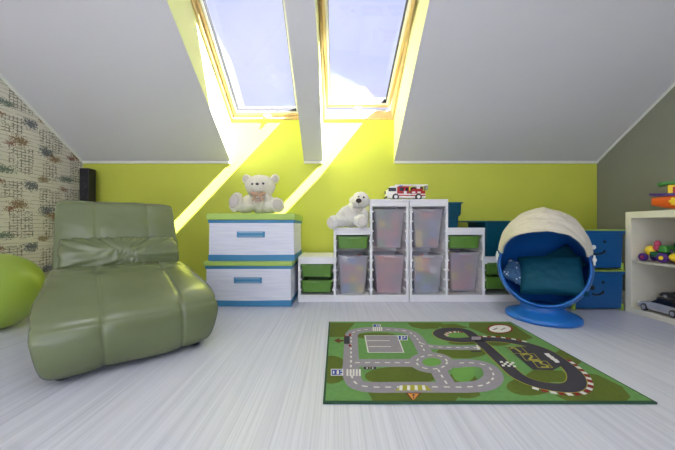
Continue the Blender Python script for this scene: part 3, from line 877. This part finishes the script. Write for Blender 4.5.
plush([((0, .02, .10), (.095, .085, .105), (0, 0, 0)), ((0, -.01, .228), (.126, .094, .096), (0, 0, 0)), ((0, -.078, .205), (.052, .046, .038), (0, 0, 0)),
       ((-.118, .01, .290), (.042, .020, .044), (0, 0, 0)), ((.118, .01, .295), (.040, .020, .042), (0, 0, 0)),
       ((-.115, -.04, .075), (.045, .05, .085), (20, 30, 0)), ((.105, -.04, .085), (.04, .045, .085), (20, -35, 0)),
       ((-.10, -.10, .052), (.05, .10, .05), (0, 0, -30)), ((.10, -.10, .048), (.05, .10, .047), (0, 0, 35)),
       ((-.155, -.165, .082), (.056, .034, .082), (-12, 6, -15)), ((.165, -.155, .060), (.060, .034, .063), (-10, -6, 25))], FUR, t1)
for s_ in (-1, 1):
    dab('eye', (s_ * .044, -.103, .236 + .002 * s_), (.009, .006, .009), BLACK, t1)
    dab('ear_lining', (s_ * .121, -.008, .292), (.026, .008, .028), PAD, t1)
dab('nose', (0, -.121, .232), (.014, .009, .010), NOSE, t1)
b = MB(); b.tube([(0, -.119, .224), (0, -.116, .206)], .0025); b.tube([(-.02, -.112, .200), (-.008, -.117, .196), (0, -.117, .204), (.008, -.117, .196), (.02, -.112, .200)], .0025)
b.done('mouth', NOSE, t1)
b = MB(); b.ell((-.03, -.098, .155), (.034, .012, .016), (0, 20, 0)); b.ell((.03, -.098, .155), (.034, .012, .016), (0, -20, 0)); b.ell((0, -.106, .156), (.012, .010, .012))
b.ell((-.03, -.095, .125), (.010, .006, .034), (0, 25, 0)); b.ell((.03, -.095, .125), (.010, .006, .034), (0, -25, 0))
b.done('bow', RIBBON, t1, smooth=True)
b = MB()
for z in (.118, .104, .092): b.tube([(-.026 + .003 * i, -.0795 + (z - .105) * -.1 - .004 * math.cos(i * 1.7) ** 2, z + .003 * math.sin(i * 2.4)) for i in range(18)], .0022, 6)
b.done('embroidery', PINK, t1)
dab('foot_pad', (-.160, -.197, .088), (.040, .010, .056), PAD, t1, (-12, 0, -15)); dab('foot_pad', (.174, -.186, .062), (.040, .010, .042), PAD, t1, (-10, 0, 25))

t2 = thing('teddy_bear', 'white teddy bear with a dark nose leaning against the tall frosted bins', 'teddy bear', (.160, 2.62, .662), 6)
t2.scale = (1.07,) * 3
plush([((-.015, .02, .090), (.098, .085, .095), (0, 8, 0)), ((.015, .0, .155), (.072, .066, .060), (0, 15, 0)), ((.052, -.040, .222), (.076, .070, .068), (0, 0, 0)), ((.052, -.040, .250), (.066, .062, .048), (0, 0, 0)),
       ((.024, -.108, .205), (.044, .044, .037), (0, 0, -15)), ((-.015, -.0, .235), (.018, .020, .032), (0, 30, 0)), ((.122, -.015, .225), (.018, .022, .038), (0, -12, 0)),
       ((-.085, -.005, .120), (.040, .042, .078), (15, 42, 0)), ((-.125, -.04, .080), (.038, .040, .052), (0, 20, 0)), ((.085, -.045, .100), (.034, .038, .070), (35, -15, 0)),
       ((-.11, -.06, .045), (.054, .095, .045), (0, 0, -55)), ((-.185, -.105, .036), (.054, .044, .058), (0, 10, -45)),
       ((.04, -.08, .045), (.050, .090, .044), (0, 0, 8)), ((.042, -.145, .045), (.060, .036, .058), (-10, 0, 8))], FURW, t2)
dab('nose', (.018, -.153, .212), (.024, .013, .019), NOSE, t2)
dab('eye', (.026, -.107, .246), (.008, .006, .008), BLACK, t2); dab('eye', (.068, -.112, .243), (.008, .006, .008), BLACK, t2)
b = MB(); b.tube([(.018, -.152, .198), (.020, -.148, .184)], .0022); b.done('mouth', NOSE, t2)
b = MB(); b.ell((.005, -.078, .150), (.028, .010, .013), (0, 25, 0)); b.ell((.058, -.080, .150), (.028, .010, .013), (0, -25, 0)); b.ell((.030, -.086, .149), (.011, .009, .011))
b.done('bow', PAD, t2, smooth=True)
dab('foot_pad', (.043, -.180, .045), (.041, .008, .040), mat('pale_plush_pad', (214, 208, 200), .95), t2, (-10, 0, 8))
dab('foot_pad', (-.214, -.136, .036), (.034, .008, .038), MATS['pale_plush_pad'], t2, (0, 0, -45))

# ------------------------------------------------------------------ toy fire engine
ft = thing('toy_fire_engine', 'red and white toy fire engine parked across the two storage frames', 'toy fire engine', (.655, 2.68, .9075), 0)
def YB_(b, x0, x1, z0, z1, hw=.055, mi=0): b.box(x0, x1, -hw, hw, z0, z1, mi)
b = MB(); YB_(b, -.165, .175, .022, .040, .050); b.done('chassis', WHITE, ft, bevel=.003)
b = MB(); b.prism([(-.185, .028), (-.185, .075), (-.165, .120), (-.145, .132), (-.09, .132), (-.09, .028)], -.052, .052, lambda p, t_: (p[0], t_, p[1]))
b.done('cab_front', WHITE, ft, bevel=.004)
b = MB(); YB_(b, -.088, .020, .040, .128, .054); b.done('crew_cab', RED, ft, bevel=.004)
b = MB(); YB_(b, .034, .168, .040, .088, .054); YB_(b, .05, .15, .088, .108, .04); b.done('rear_body', RED, ft, bevel=.004)
b = MB(); YB_(b, -.172, -.100, .082, .116, .0535); YB_(b, -.07, -.03, .085, .115, .0555); YB_(b, -.015, .010, .085, .115, .0555); b.done('window', TINTED, ft, bevel=.002)
b = MB(); YB_(b, -.088, .168, .050, .060, .0555); YB_(b, -.03, -.005, .055, .085, .056); YB_(b, .045, .075, .065, .080, .056); YB_(b, .095, .125, .065, .080, .056); b.done('white_stripe', WHITE, ft)
b = MB(); YB_(b, -.065, -.035, .128, .140, .035); b.done('light_bar', SKYB, ft, bevel=.003)
b = MB()
for s_ in (-.025, .025): b.box(-.10, .20, s_ - .004, s_ + .004, .140, .150)
for i in range(12): b.box(-.09 + i * .025, -.084 + i * .025, -.025, .025, .142, .148)
b.box(.10, .13, -.02, .02, .105, .142)
b.done('ladder', WHITE, ft)
b = MB(); b.box(.18, .20, -.03, .03, .10, .14); b.done('basket', SILVER, ft, bevel=.003)
b = MB(); b.ell((.075, 0, .115), (.03, .03, .014)); b.ell((.145, 0, .112), (.02, .03, .02)); b.done('turntable', DGREY, ft, smooth=True)
b = MB(); b.box(-.195, -.183, -.056, .056, .022, .038); b.box(-.205, -.195, -.05, -.03, .055, .085); b.done('bumper', DGREY, ft, bevel=.002)
for x in (-.105, .105):
    for s_ in (-1, 1):
        b = MB(); b.cyl((x, s_ * .040, .031), (x, s_ * .061, .031), .0305, 24); w_ = b.done('wheel', DGREY, ft, bevel=.004)
        b = MB(); b.cyl((x, s_ * .0605, .031), (x, s_ * .063, .031), .016, 20); b.done('hub_cap', WHITE, w_)

# ------------------------------------------------------------------ blue boxes with faces
def face_box(z, label, look):
    w, d, h = .385, .52, .300
    o = thing('blue_face_box', label, 'storage box', (2.080, 2.262, z), 0, 'blue face boxes stacked beside the shelf unit')
    b = MB(); b.box(-w / 2, w / 2, 0, d, .012, h, top=1.03); b.done('box_body', BLUEBOX, o, bevel=.012, seg=3)
    b = MB(); b.box(-w / 2 - .014, w / 2 + .014, -.012, d + .012, h - .012, h + .010); b.done('rim', BLUEBOX, o, bevel=.004)
    b = MB(); b.box(-w / 2 - .012, w / 2 + .012, -.014, d + .012, h + .010, h + .020); b.done('lid', LIMECLIP, o, bevel=.003)
    for s_ in (-1, 1):
        b = MB(); b.box(s_ * (w / 2 - .002) - .008, s_ * (w / 2 - .002) + .012, -.004, .022, 0, .055); b.done('corner_clip', LIMECLIP, o, bevel=.004)
    ex, ez, ox = look
    b = MB(); b.cyl((ex, -.004, ez), (ex, .004, ez), .024, 24); e_ = b.done('eye', mat('face_blue', (20, 60, 110), .5), o)
    b = MB(); b.cyl((ex + ox, -.006, ez), (ex + ox, -.0035, ez), .013, 20); b.done('pupil', BLACK, e_)
    b = MB(); b.cyl((ex - .085, -.007, ez - .045), (ex - .085, .004, ez - .045), .018, 20)
    b.done('eye', WHITE if z > .2 else BLACK, o)
    pts = [(ex - .085 + .0085 * i, -.003, ez - .092 - .014 * math.sin(math.pi * i / 10) + .010 * i / 10) for i in range(11)]
    b = MB(); b.tube(pts, .0065); b.ell((ex + .002, -.003, ez - .080), (.010, .006, .014)); b.done('mouth', BLACK, o)
    return o
face_box(0, 'blue lidded box with a printed smiling face on the floor, lower of the stack', (.035, .225, 0))
face_box(.322, 'blue lidded box with a white-eyed face stacked on top of another', (.045, .225, .002))

# ------------------------------------------------------------------ egg chair
eg = thing('egg_chair', 'blue plastic swivel egg chair with a cream pull-down canopy', 'chair', (1.508, 2.087, 0), -35.85)
# local -Y looks at the camera
b = MB(); b.lathe([(0, 0), (.222, 0), (.233, .006), (.234, .022), (.226, .034), (.195, .045), (.16, .058), (.140, .070), (.134, .090), (.134, .100), (0, .100)], 64)
b.done('swivel_base', BLUEC, eg, smooth=True)
tilt = R(9)
cz = .375
Mx = Matrix.Translation((0, -.0, cz)) @ Matrix.Rotation(R(4), 4, 'Y') @ Matrix.Rotation(R(90) - tilt, 4, 'X')   # local +Z -> towards camera and up
def shell_r(th, inner): 
    rp, ra = .287, .300
    if inner: rp -= .014; ra -= .014
    return rp, ra
th0 = R(67)
prof = []
for i in range(29):
    th = th0 + (math.pi - th0) * i / 28; prof.append((.286 * math.sin(th), .302 * math.cos(th)))
inner = [(.272 * math.sin(th0 + (math.pi - th0) * i / 28), .286 * math.cos(th0 + (math.pi - th0) * i / 28)) for i in range(29)]
rim = []
p0 = prof[0]; q0 = inner[0]
mid_ = ((p0[0] + q0[0]) / 2, (p0[1] + q0[1]) / 2 + .010)
loop = inner[::-1][:-1] + [q0, (q0[0] + .001, q0[1] + .007), mid_, (p0[0] - .001, p0[1] + .007), p0] + prof[1:]
loop = [(0 if r < 1e-4 else r, z) for r, z in loop]
b = MB(); b.lathe(loop, 96, Mx.copy() )
# stretch the shell a little so that it is taller than wide
for v in b.bm.verts:
    v.co.z = cz + (v.co.z - cz) * 1.08
b.done('shell', BLUEC, eg, smooth=True, merge=True)
# canopy: a quarter dome turning about the two side pins
pz, py_ = .452, -.125
hwid = .270; rad = .338
def canopy_pt(a, be, r_off=0):
    # a 0..pi from the left pin to the right pin, be from the front edge backwards
    sn = math.sin(a) ** .95
    rr = (rad + r_off) * sn
    x = -(hwid + r_off) * math.cos(a) * (1 - .10 * (1 - (be - b0) / (b1 - b0)))
    crease = .014 * noise.noise(Vector((a * 3.2, be * 9, .3))) + .006 * noise.noise(Vector((a * 9, be * 16, 2))) + .004 * math.sin(be * 21 + a * 3) * math.sin(a) ** 2
    rr += crease * (1 if r_off == 0 else 1)
    return Vector((x, py_ - rr * math.cos(be), pz + rr * math.sin(be)))
nb, na = 40, 70
b0, b1 = R(36), R(95)
b = MB()
def cfn(i, j):
    # closed loop over thickness
    if j < nb: be = b0 + (b1 - b0) * j / (nb - 1); off = 0
    else: be = b1 - (b1 - b0) * (j - nb) / (nb - 1); off = -.010
    a = .10 + (math.pi - .2) * i / (na - 1)
    return canopy_pt(a, be, off)
V = b.grid(cfn, na, 2 * nb, cv=True)
b.bm.faces.new(V[0][::-1]); b.bm.faces.new(V[-1])
cn = b.done('canopy', CANOPY, eg, smooth=True)
b = MB(); b.tube([canopy_pt(.10 + (math.pi - .2) * i / 60, b0, -.004) for i in range(61)], .009, 10); b.done('hem', CANOPY, cn, smooth=True)
for s_ in (-1, 1):
    b = MB(); x = s_ * .272
    b.cyl((x - .010, py_ - .005, pz), (x + .010, py_ - .005, pz), .012, 20)
    b.box(x - .005, x + .005, py_ - .014, py_ + .006, pz - .035, pz + .03); b.done('hinge_clip', TRIM, eg, bevel=.003)

def cushion(name, label, w, h, t_, m, M, cat='cushion', spots=None):
    b = MB(); N = 36
    def side(sg):
        def fn(i, j):
            u = -1 + 2 * i / (N - 1); v = -1 + 2 * j / (N - 1)
            k = max(0, (1 - abs(u) ** 2.6)) * max(0, (1 - abs(v) ** 2.6))
            pin = 1 - .07 * (1 - abs(u)) * abs(v) ** 3
            pin2 = 1 - .07 * (1 - abs(v)) * abs(u) ** 3
            z = sg * t_ / 2 * k ** .36
            z += .006 * noise.noise(Vector((u * 3, v * 3, sg))) * (k > 0) * k ** .3 + .004 * noise.noise(Vector((u * 9 + v * 4, v * 5, sg * 2))) * k ** .3
            return M @ Vector((u * w / 2 * pin2, z * 1.0, v * h / 2 * pin))
        return fn
    b.grid(side(1), N, N); b.grid(side(-1), N, N)
    o = b.done(name, m, smooth=True, merge=True)
    return tag(o, label, cat)
EM = Matrix.Translation((1.508, 2.087, 0)) @ Matrix.Rotation(R(-35.85), 4, 'Z')
c1 = cushion('velvet_cushion', 'large teal velvet cushion lying inside the blue egg chair',   .385, .29, .18, TEALV,
        EM @ Matrix.Translation((.048, -.030, .318)) @ Matrix.Rotation(R(-5), 4, 'Y') @ Matrix.Rotation(R(-28), 4, 'X'))
c2 = cushion('velvet_cushion', 'small teal cushion peeping out behind the large one in the egg chair', .22, .2, .09, TEALV,
        EM @ Matrix.Translation((.115, .07, .405)) @ Matrix.Rotation(R(-38), 4, 'Y') @ Matrix.Rotation(R(-30), 4, 'X'))
def spotted():
    m = bpy.data.materials.new('spotted_cotton'); m.use_nodes = True; nt = m.node_tree
    p = nt.nodes['Principled BSDF']; p.inputs['Roughness'].default_value = .85
    v = nt.nodes.new('ShaderNodeTexVoronoi'); v.inputs['Scale'].default_value = 38
    tc = nt.nodes.new('ShaderNodeTexCoord'); nt.links.new(tc.outputs['Object'], v.inputs['Vector'])
    r = nt.nodes.new('ShaderNodeValToRGB'); r.color_ramp.interpolation = 'CONSTANT'
    r.color_ramp.elements[0].color = srgb(200, 208, 220); r.color_ramp.elements[1].position = .22; r.color_ramp.elements[1].color = srgb(52, 92, 130)
    nt.links.new(v.outputs['Distance'], r.inputs[0]); nt.links.new(r.outputs[0], p.inputs['Base Color']); return m
c3 = cushion('spotted_cushion', 'small grey blue spotted cushion at the left inside the egg chair', .20, .17, .07, spotted(),
        EM @ Matrix.Translation((-.145, -.035, .315)) @ Matrix.Rotation(R(25), 4, 'Y') @ Matrix.Rotation(R(-30), 4, 'X'))

# ------------------------------------------------------------------ shelf unit at the right wall
SX, SY0, SY1, SH = 2.285, 1.02, 2.252, .780
sh = thing('shelf_unit', 'low white open shelf unit against the grey wall', 'shelf unit', ((SX + XR) / 2, (SY0 + SY1) / 2, 0))
def rel(b, x0, x1, y0, y1, z0, z1): b.box(x0 - (SX + XR) / 2, x1 - (SX + XR) / 2, y0 - (SY0 + SY1) / 2, y1 - (SY0 + SY1) / 2, z0, z1)
xr = XR - .014
b = MB(); rel(b, SX, xr, SY0, SY1, SH - .05, SH); b.done('top_board', CREAM, sh, bevel=.002)
b = MB(); rel(b, SX, xr, SY0, SY1, .0, .04); b.done('bottom_board', CREAM, sh, bevel=.002)
for y in (SY0, SY1 - .045):
    b = MB(); rel(b, SX, xr, y, y + .045, .04, SH - .05); b.done('side_panel', CREAM, sh, bevel=.002)
b = MB(); rel(b, SX + .004, xr - .01, 1.628, 1.644, .04, SH - .05); b.done('divider', SHELFW, sh)
for y0, y1 in ((SY0 + .045, 1.628), (1.644, SY1 - .045)):
    b = MB(); rel(b, SX + .004, xr - .01, y0, y1, .388, .404); b.done('shelf_board', SHELFW, sh, bevel=.001)
b = MB(); rel(b, xr - .01, xr - .002, SY0 + .045, SY1 - .045, .04, SH - .05); b.done('back_panel', SHELFW, sh)

# toy boat on top
bt = thing('toy_boat', 'orange toy boat with a yellow cabin on top of the shelf unit', 'toy boat', (2.525, 1.995, SH + .001), -52)
bt.scale = (1.25,) * 3
def hull_prof(i, j):
    t_ = i / 20; x = -.17 + .34 * t_
    w = .072 * (1 - abs(2 * t_ - 1) ** 2.2) ** .8 if 0 < t_ < 1 else 0.002
    a = math.pi * j / 12
    rise = .038 * abs(2 * t_ - 1) ** 2
    zb = rise; zt = .082
    return Vector((x, -w * math.cos(a), zt - (zt - zb) * math.sin(a) ** .6))
b = MB(); V = b.grid(hull_prof, 21, 13); 
for i in range(20): b.bm.faces.new((V[i][0], V[i + 1][0], V[i + 1][12], V[i][12]))
hb = b.done('hull', ORANGE, bt, smooth=True, merge=True)
b = MB()
pts = [( -.18, 0)] + [(-.17 + .34 * k / 20, .078 * (1 - abs(2 * k / 20 - 1) ** 2.2) ** .8 if 0 < k < 20 else .0) for k in range(1, 20)] + [(.18, 0)]
pts += [(p[0], -p[1]) for p in pts[1:-1][::-1]]
b.prism(pts, .080, .094, lambda p, t_: (p[0], p[1], t_ + .08 * (p[0] / .18) ** 2 * .2)); b.done('deck', PURPLE, bt)
b = MB(); b.box(-.105, .08, -.045, .045, .094, .150); b.done('cabin', YELLOW, bt, bevel=.006)
b = MB()
for s_ in (-1, 1): b.box(-.085, -.05, s_ * .0455 - .002, s_ * .0455 + .002, .100, .135); b.box(.03, .06, s_ * .0455 - .002, s_ * .0455 + .002, .115, .135)
b.done('cabin_window', RED, bt)
b = MB(); b.box(-.13, .10, -.055, .055, .151, .168); b.ell((-.13, 0, .158), (.02, .05, .014)); b.done('roof', GREENP, bt, bevel=.006)
b = MB(); b.cyl((.04, 0, .168), (.04, 0, .20), .016, 20); b.done('funnel', ORANGE, bt)
b = MB(); b.box(-.02, .02, -.03, .03, .168, .180); b.done('hatch', YELLOW, bt, bevel=.003)
b = MB()
for k in range(6):
    a = R(60 * k); b.ell((-.075 + .016 * math.cos(a), -.0695, .052 + .016 * math.sin(a)), (.009, .005, .009))
b.ell((-.075, -.0705, .052), (.012, .006, .012)); b.done('flower_emblem', YELLOW, bt, smooth=True)

# toy train of animals on the middle shelf
tr = thing('toy_tractor', 'green and yellow toy tractor with purple wheels on the upper shelf', 'toy vehicle', (2.385, 2.09, .405), -86)
b = MB(); b.box(-.05, .05, -.035, .035, .035, .075); b.done('chassis', DGREEN, tr, bevel=.01)
b = MB(); b.ell((-.022, 0, .135), (.018, .020, .024)); b.ell((-.022, 0, .105), (.022, .026, .03)); b.done('driver_figure', LILAC, tr, smooth=True)
b = MB(); b.ell((-.062, 0, .080), (.034, .040, .038)); b.done('bonnet', YELLOW, tr, smooth=True)
b = MB(); b.box(.005, .06, -.04, .04, .075, .125, top=.8); b.done('cab', GREENP, tr, bevel=.01)
for x, r in ((-.075, .030), (.045, .036)):
    for s_ in (-1, 1):
        b = MB(); b.cyl((x, s_ * .038, r), (x, s_ * .060, r), r, 24); w_ = b.done('wheel', PURPLE, tr, bevel=.006)
        b = MB(); b.cyl((x, s_ * .0605, r), (x, s_ * .064, r), r * .4, 16); b.done('hub_cap', YELLOW if x > 0 else LILAC, w_)
cp_ = thing('toy_caterpillar', 'yellow and green ringed toy caterpillar on the upper shelf in front of the tractor', 'toy', (2.37, 1.89, .405), -82)
for i in range(6):
    b = MB(); b.ell((-.075 + i * .030, 0, .032 + (.004 if i == 0 else 0)), (.018, .034, .032)); b.done('body_ring', [YELLOW, ORANGE, YELLOW, DGREEN, GREENP, DGREEN][i], cp_, smooth=True)
b = MB(); b.ell((-.092, 0, .046), (.030, .030, .030)); b.done('head', YELLOW, cp_, smooth=True)
b = MB(); b.tube([(-.092, -.012, .07), (-.098, -.02, .092)], .003); b.tube([(-.092, .012, .07), (-.098, .02, .092)], .003); b.ell((-.098, -.02, .094), (.007,) * 3); b.ell((-.098, .02, .094), (.007,) * 3); b.done('antennae', PURPLE, cp_)
dm = thing('toy_dumper', 'dark green toy dumper with black tipper at the back of the upper shelf', 'toy vehicle', (2.56, 2.035, .405), -88)
b = MB(); b.box(-.10, .10, -.045, .045, .04, .075); b.done('chassis', DGREEN, dm, bevel=.006)
b = MB(); b.box(-.02, .13, -.055, .055, .078, .150, top=1.1); b.done('tipper', BLACK, dm, bevel=.006)
b = MB(); b.box(-.10, -.03, -.045, .045, .075, .140, top=.85); b.done('cab', DGREEN, dm, bevel=.008)
for x in (-.065, .07):
    for s_ in (-1, 1):
        b = MB(); b.cyl((x, s_ * .045, .034), (x, s_ * .07, .034), .034, 24); b.done('wheel', DGREY, dm, bevel=.005)
b = MB(); b.ell((0, 0, .028), (.028, .028, .028)); pb = b.done('toy_ball_small', LILAC, smooth=True); pb.name = 'rubber_ball'; pb.location = (2.655, 2.165, .405)
tag(pb, 'small pink rubber ball at the back of the upper shelf', 'ball')

# toy cars on the lower shelf
def car(loc, rz, body, label, roof=None):
    o = thing('toy_car', label, 'toy car', loc, rz)
    b = MB()
    def fn(i, j):
        t_ = i / 16; x = -.12 + .24 * t_
        w = .052 * (1 - .25 * abs(2 * t_ - 1) ** 4); zt = .034 + .014 * math.sin(math.pi * min(1, t_ * 1.1)) ** .7
        sq = [(-w, .012), (-w * 1.02, .030), (-w * .86, zt), (0, zt + .004), (w * .86, zt), (w * 1.02, .030), (w, .012)][j]
        return Vector((x, sq[0], sq[1]))
    V = b.grid(fn, 17, 7, cv=True); b.bm.faces.new(V[0]); b.bm.faces.new(V[-1][::-1])
    b.done('car_body', body, o, bevel=.003)
    b = MB(); b.prism([(-.055, .046), (-.015, .072), (.045, .072), (.095, .046)], -.040, .040, lambda p, t_: (p[0], t_ * (1 - (p[1] - .046) * 6), p[1])); b.done('cabin_glass', TINTED, o, bevel=.004)
    b = MB(); b.box(-.012, .042, -.031, .031, .0722, .0755); b.done('roof', roof or body, o, bevel=.001)
    for x in (-.075, .072):
        for s_ in (-1, 1):
            b = MB(); b.cyl((x, s_ * .038, .018), (x, s_ * .055, .018), .0185, 20); w_ = b.done('wheel', DGREY, o, bevel=.003)
            b = MB(); b.cyl((x, s_ * .0552, .018), (x, s_ * .0562, .018), .011, 16); b.done('hub_cap', SILVER, w_)
    b = MB()
    for s_ in (-1, 1): b.ell((-.116, s_ * .034, .034), (.006, .012, .006))
    b.done('headlight', TRIM, o, smooth=True)
    return o
car((2.358, 2.035, .041), -88, SILVER, 'silver and black toy sports car at the front of the lower shelf', BLACK).scale = (1.2, 1.2, 1.5)
bx = MB(); bx.box(-.12, .12, -.07, .07, 0, .088); bb = bx.done('black_case', mat('matt_black_case', (22, 22, 24), .7), bevel=.008); bb.location = (2.515, 2.055, .041); bb.rotation_euler = (0, 0, R(-86))
tag(bb, 'flat black case behind the silver toy car on the lower shelf', 'case')
car((2.51, 2.05, .130), -80, BLACK, 'black toy car resting on the black case behind the silver car')

# ------------------------------------------------------------------ light
w = bpy.data.worlds.new('sky'); S.world = w; w.use_nodes = True; nt = w.node_tree
bg = nt.nodes['Background']; bg.inputs['Strength'].default_value = 1.1
tc = nt.nodes.new('ShaderNodeTexCoord'); n = nt.nodes.new('ShaderNodeTexNoise'); n.inputs['Scale'].default_value = 2.2; n.inputs['Detail'].default_value = 6
r = nt.nodes.new('ShaderNodeValToRGB'); r.color_ramp.elements[0].position = .48; r.color_ramp.elements[0].color = (.66, .70, 1.0, 1)
r.color_ramp.elements[1].position = .75; r.color_ramp.elements[1].color = (.85, .87, 1.0, 1)
nt.links.new(tc.outputs['Generated'], n.inputs['Vector']); nt.links.new(n.outputs['Fac'], r.inputs[0]); nt.links.new(r.outputs[0], bg.inputs[0])

sd = bpy.data.lights.new('sun', 'SUN'); sd.energy = 80; sd.angle = R(.6); sd.color = (1, .98, .94)
so = bpy.data.objects.new('sun', sd); COL.objects.link(so)
so.rotation_euler = (-Vector((-1.57, 1, -2.35))).to_track_quat('Z', 'Y').to_euler()
ad = bpy.data.lights.new('rear_fill', 'AREA'); ad.shape = 'RECTANGLE'; ad.size = WX1 - WX0 - .1; ad.size_y = WZ1 - WZ0 - .1; ad.energy = 27; ad.color = (.90, .93, 1.0)  # fill light in the added rear window, lifts the whole room
ao = bpy.data.objects.new('rear_fill', ad); COL.objects.link(ao); ao.location = (0, YB - .01, (WZ0 + WZ1) / 2); ao.rotation_euler = (R(90), 0, 0)
lm = thing('added_fill_panel', 'flat white square fill light panel added overhead behind the viewer', 'added fill light', (.0, .05, ZC))  # unseen panel and the light under it, added for extra brightness
b = MB(); b.box(-.55, .55, -.55, .55, -.05, -.0005); b.done('panel_housing', TRIM, lm, bevel=.01)
ld = bpy.data.lights.new('overhead_fill', 'AREA'); ld.shape = 'SQUARE'; ld.size = 1.05; ld.energy = 14; ld.color = (.93, .94, 1.0)
lo = bpy.data.objects.new('overhead_fill', ld); COL.objects.link(lo); lo.location = (0, .05, ZC - .06)
# area lamps shine along local -Z: turned to face into the room (+Y)

cam = bpy.data.cameras.new('camera'); co = bpy.data.objects.new('camera', cam); COL.objects.link(co)
cam.sensor_width = 36; cam.lens = 36 * F / 675; co.location = (0, 0, H); co.rotation_euler = (R(90), 0, 0)
cam.shift_x = 1.5 / 675; cam.shift_y = 1.0 / 675; cam.clip_start = .02
S.camera = co
vs = S.view_settings; S.display_settings.display_device = 'sRGB'; vs.view_transform = 'Standard'; vs.look = 'None'; vs.gamma = 1; vs.exposure = 0; vs.use_curve_mapping = False
S.cycles.max_bounces = 12; S.cycles.transparent_max_bounces = 16; S.cycles.diffuse_bounces = 6
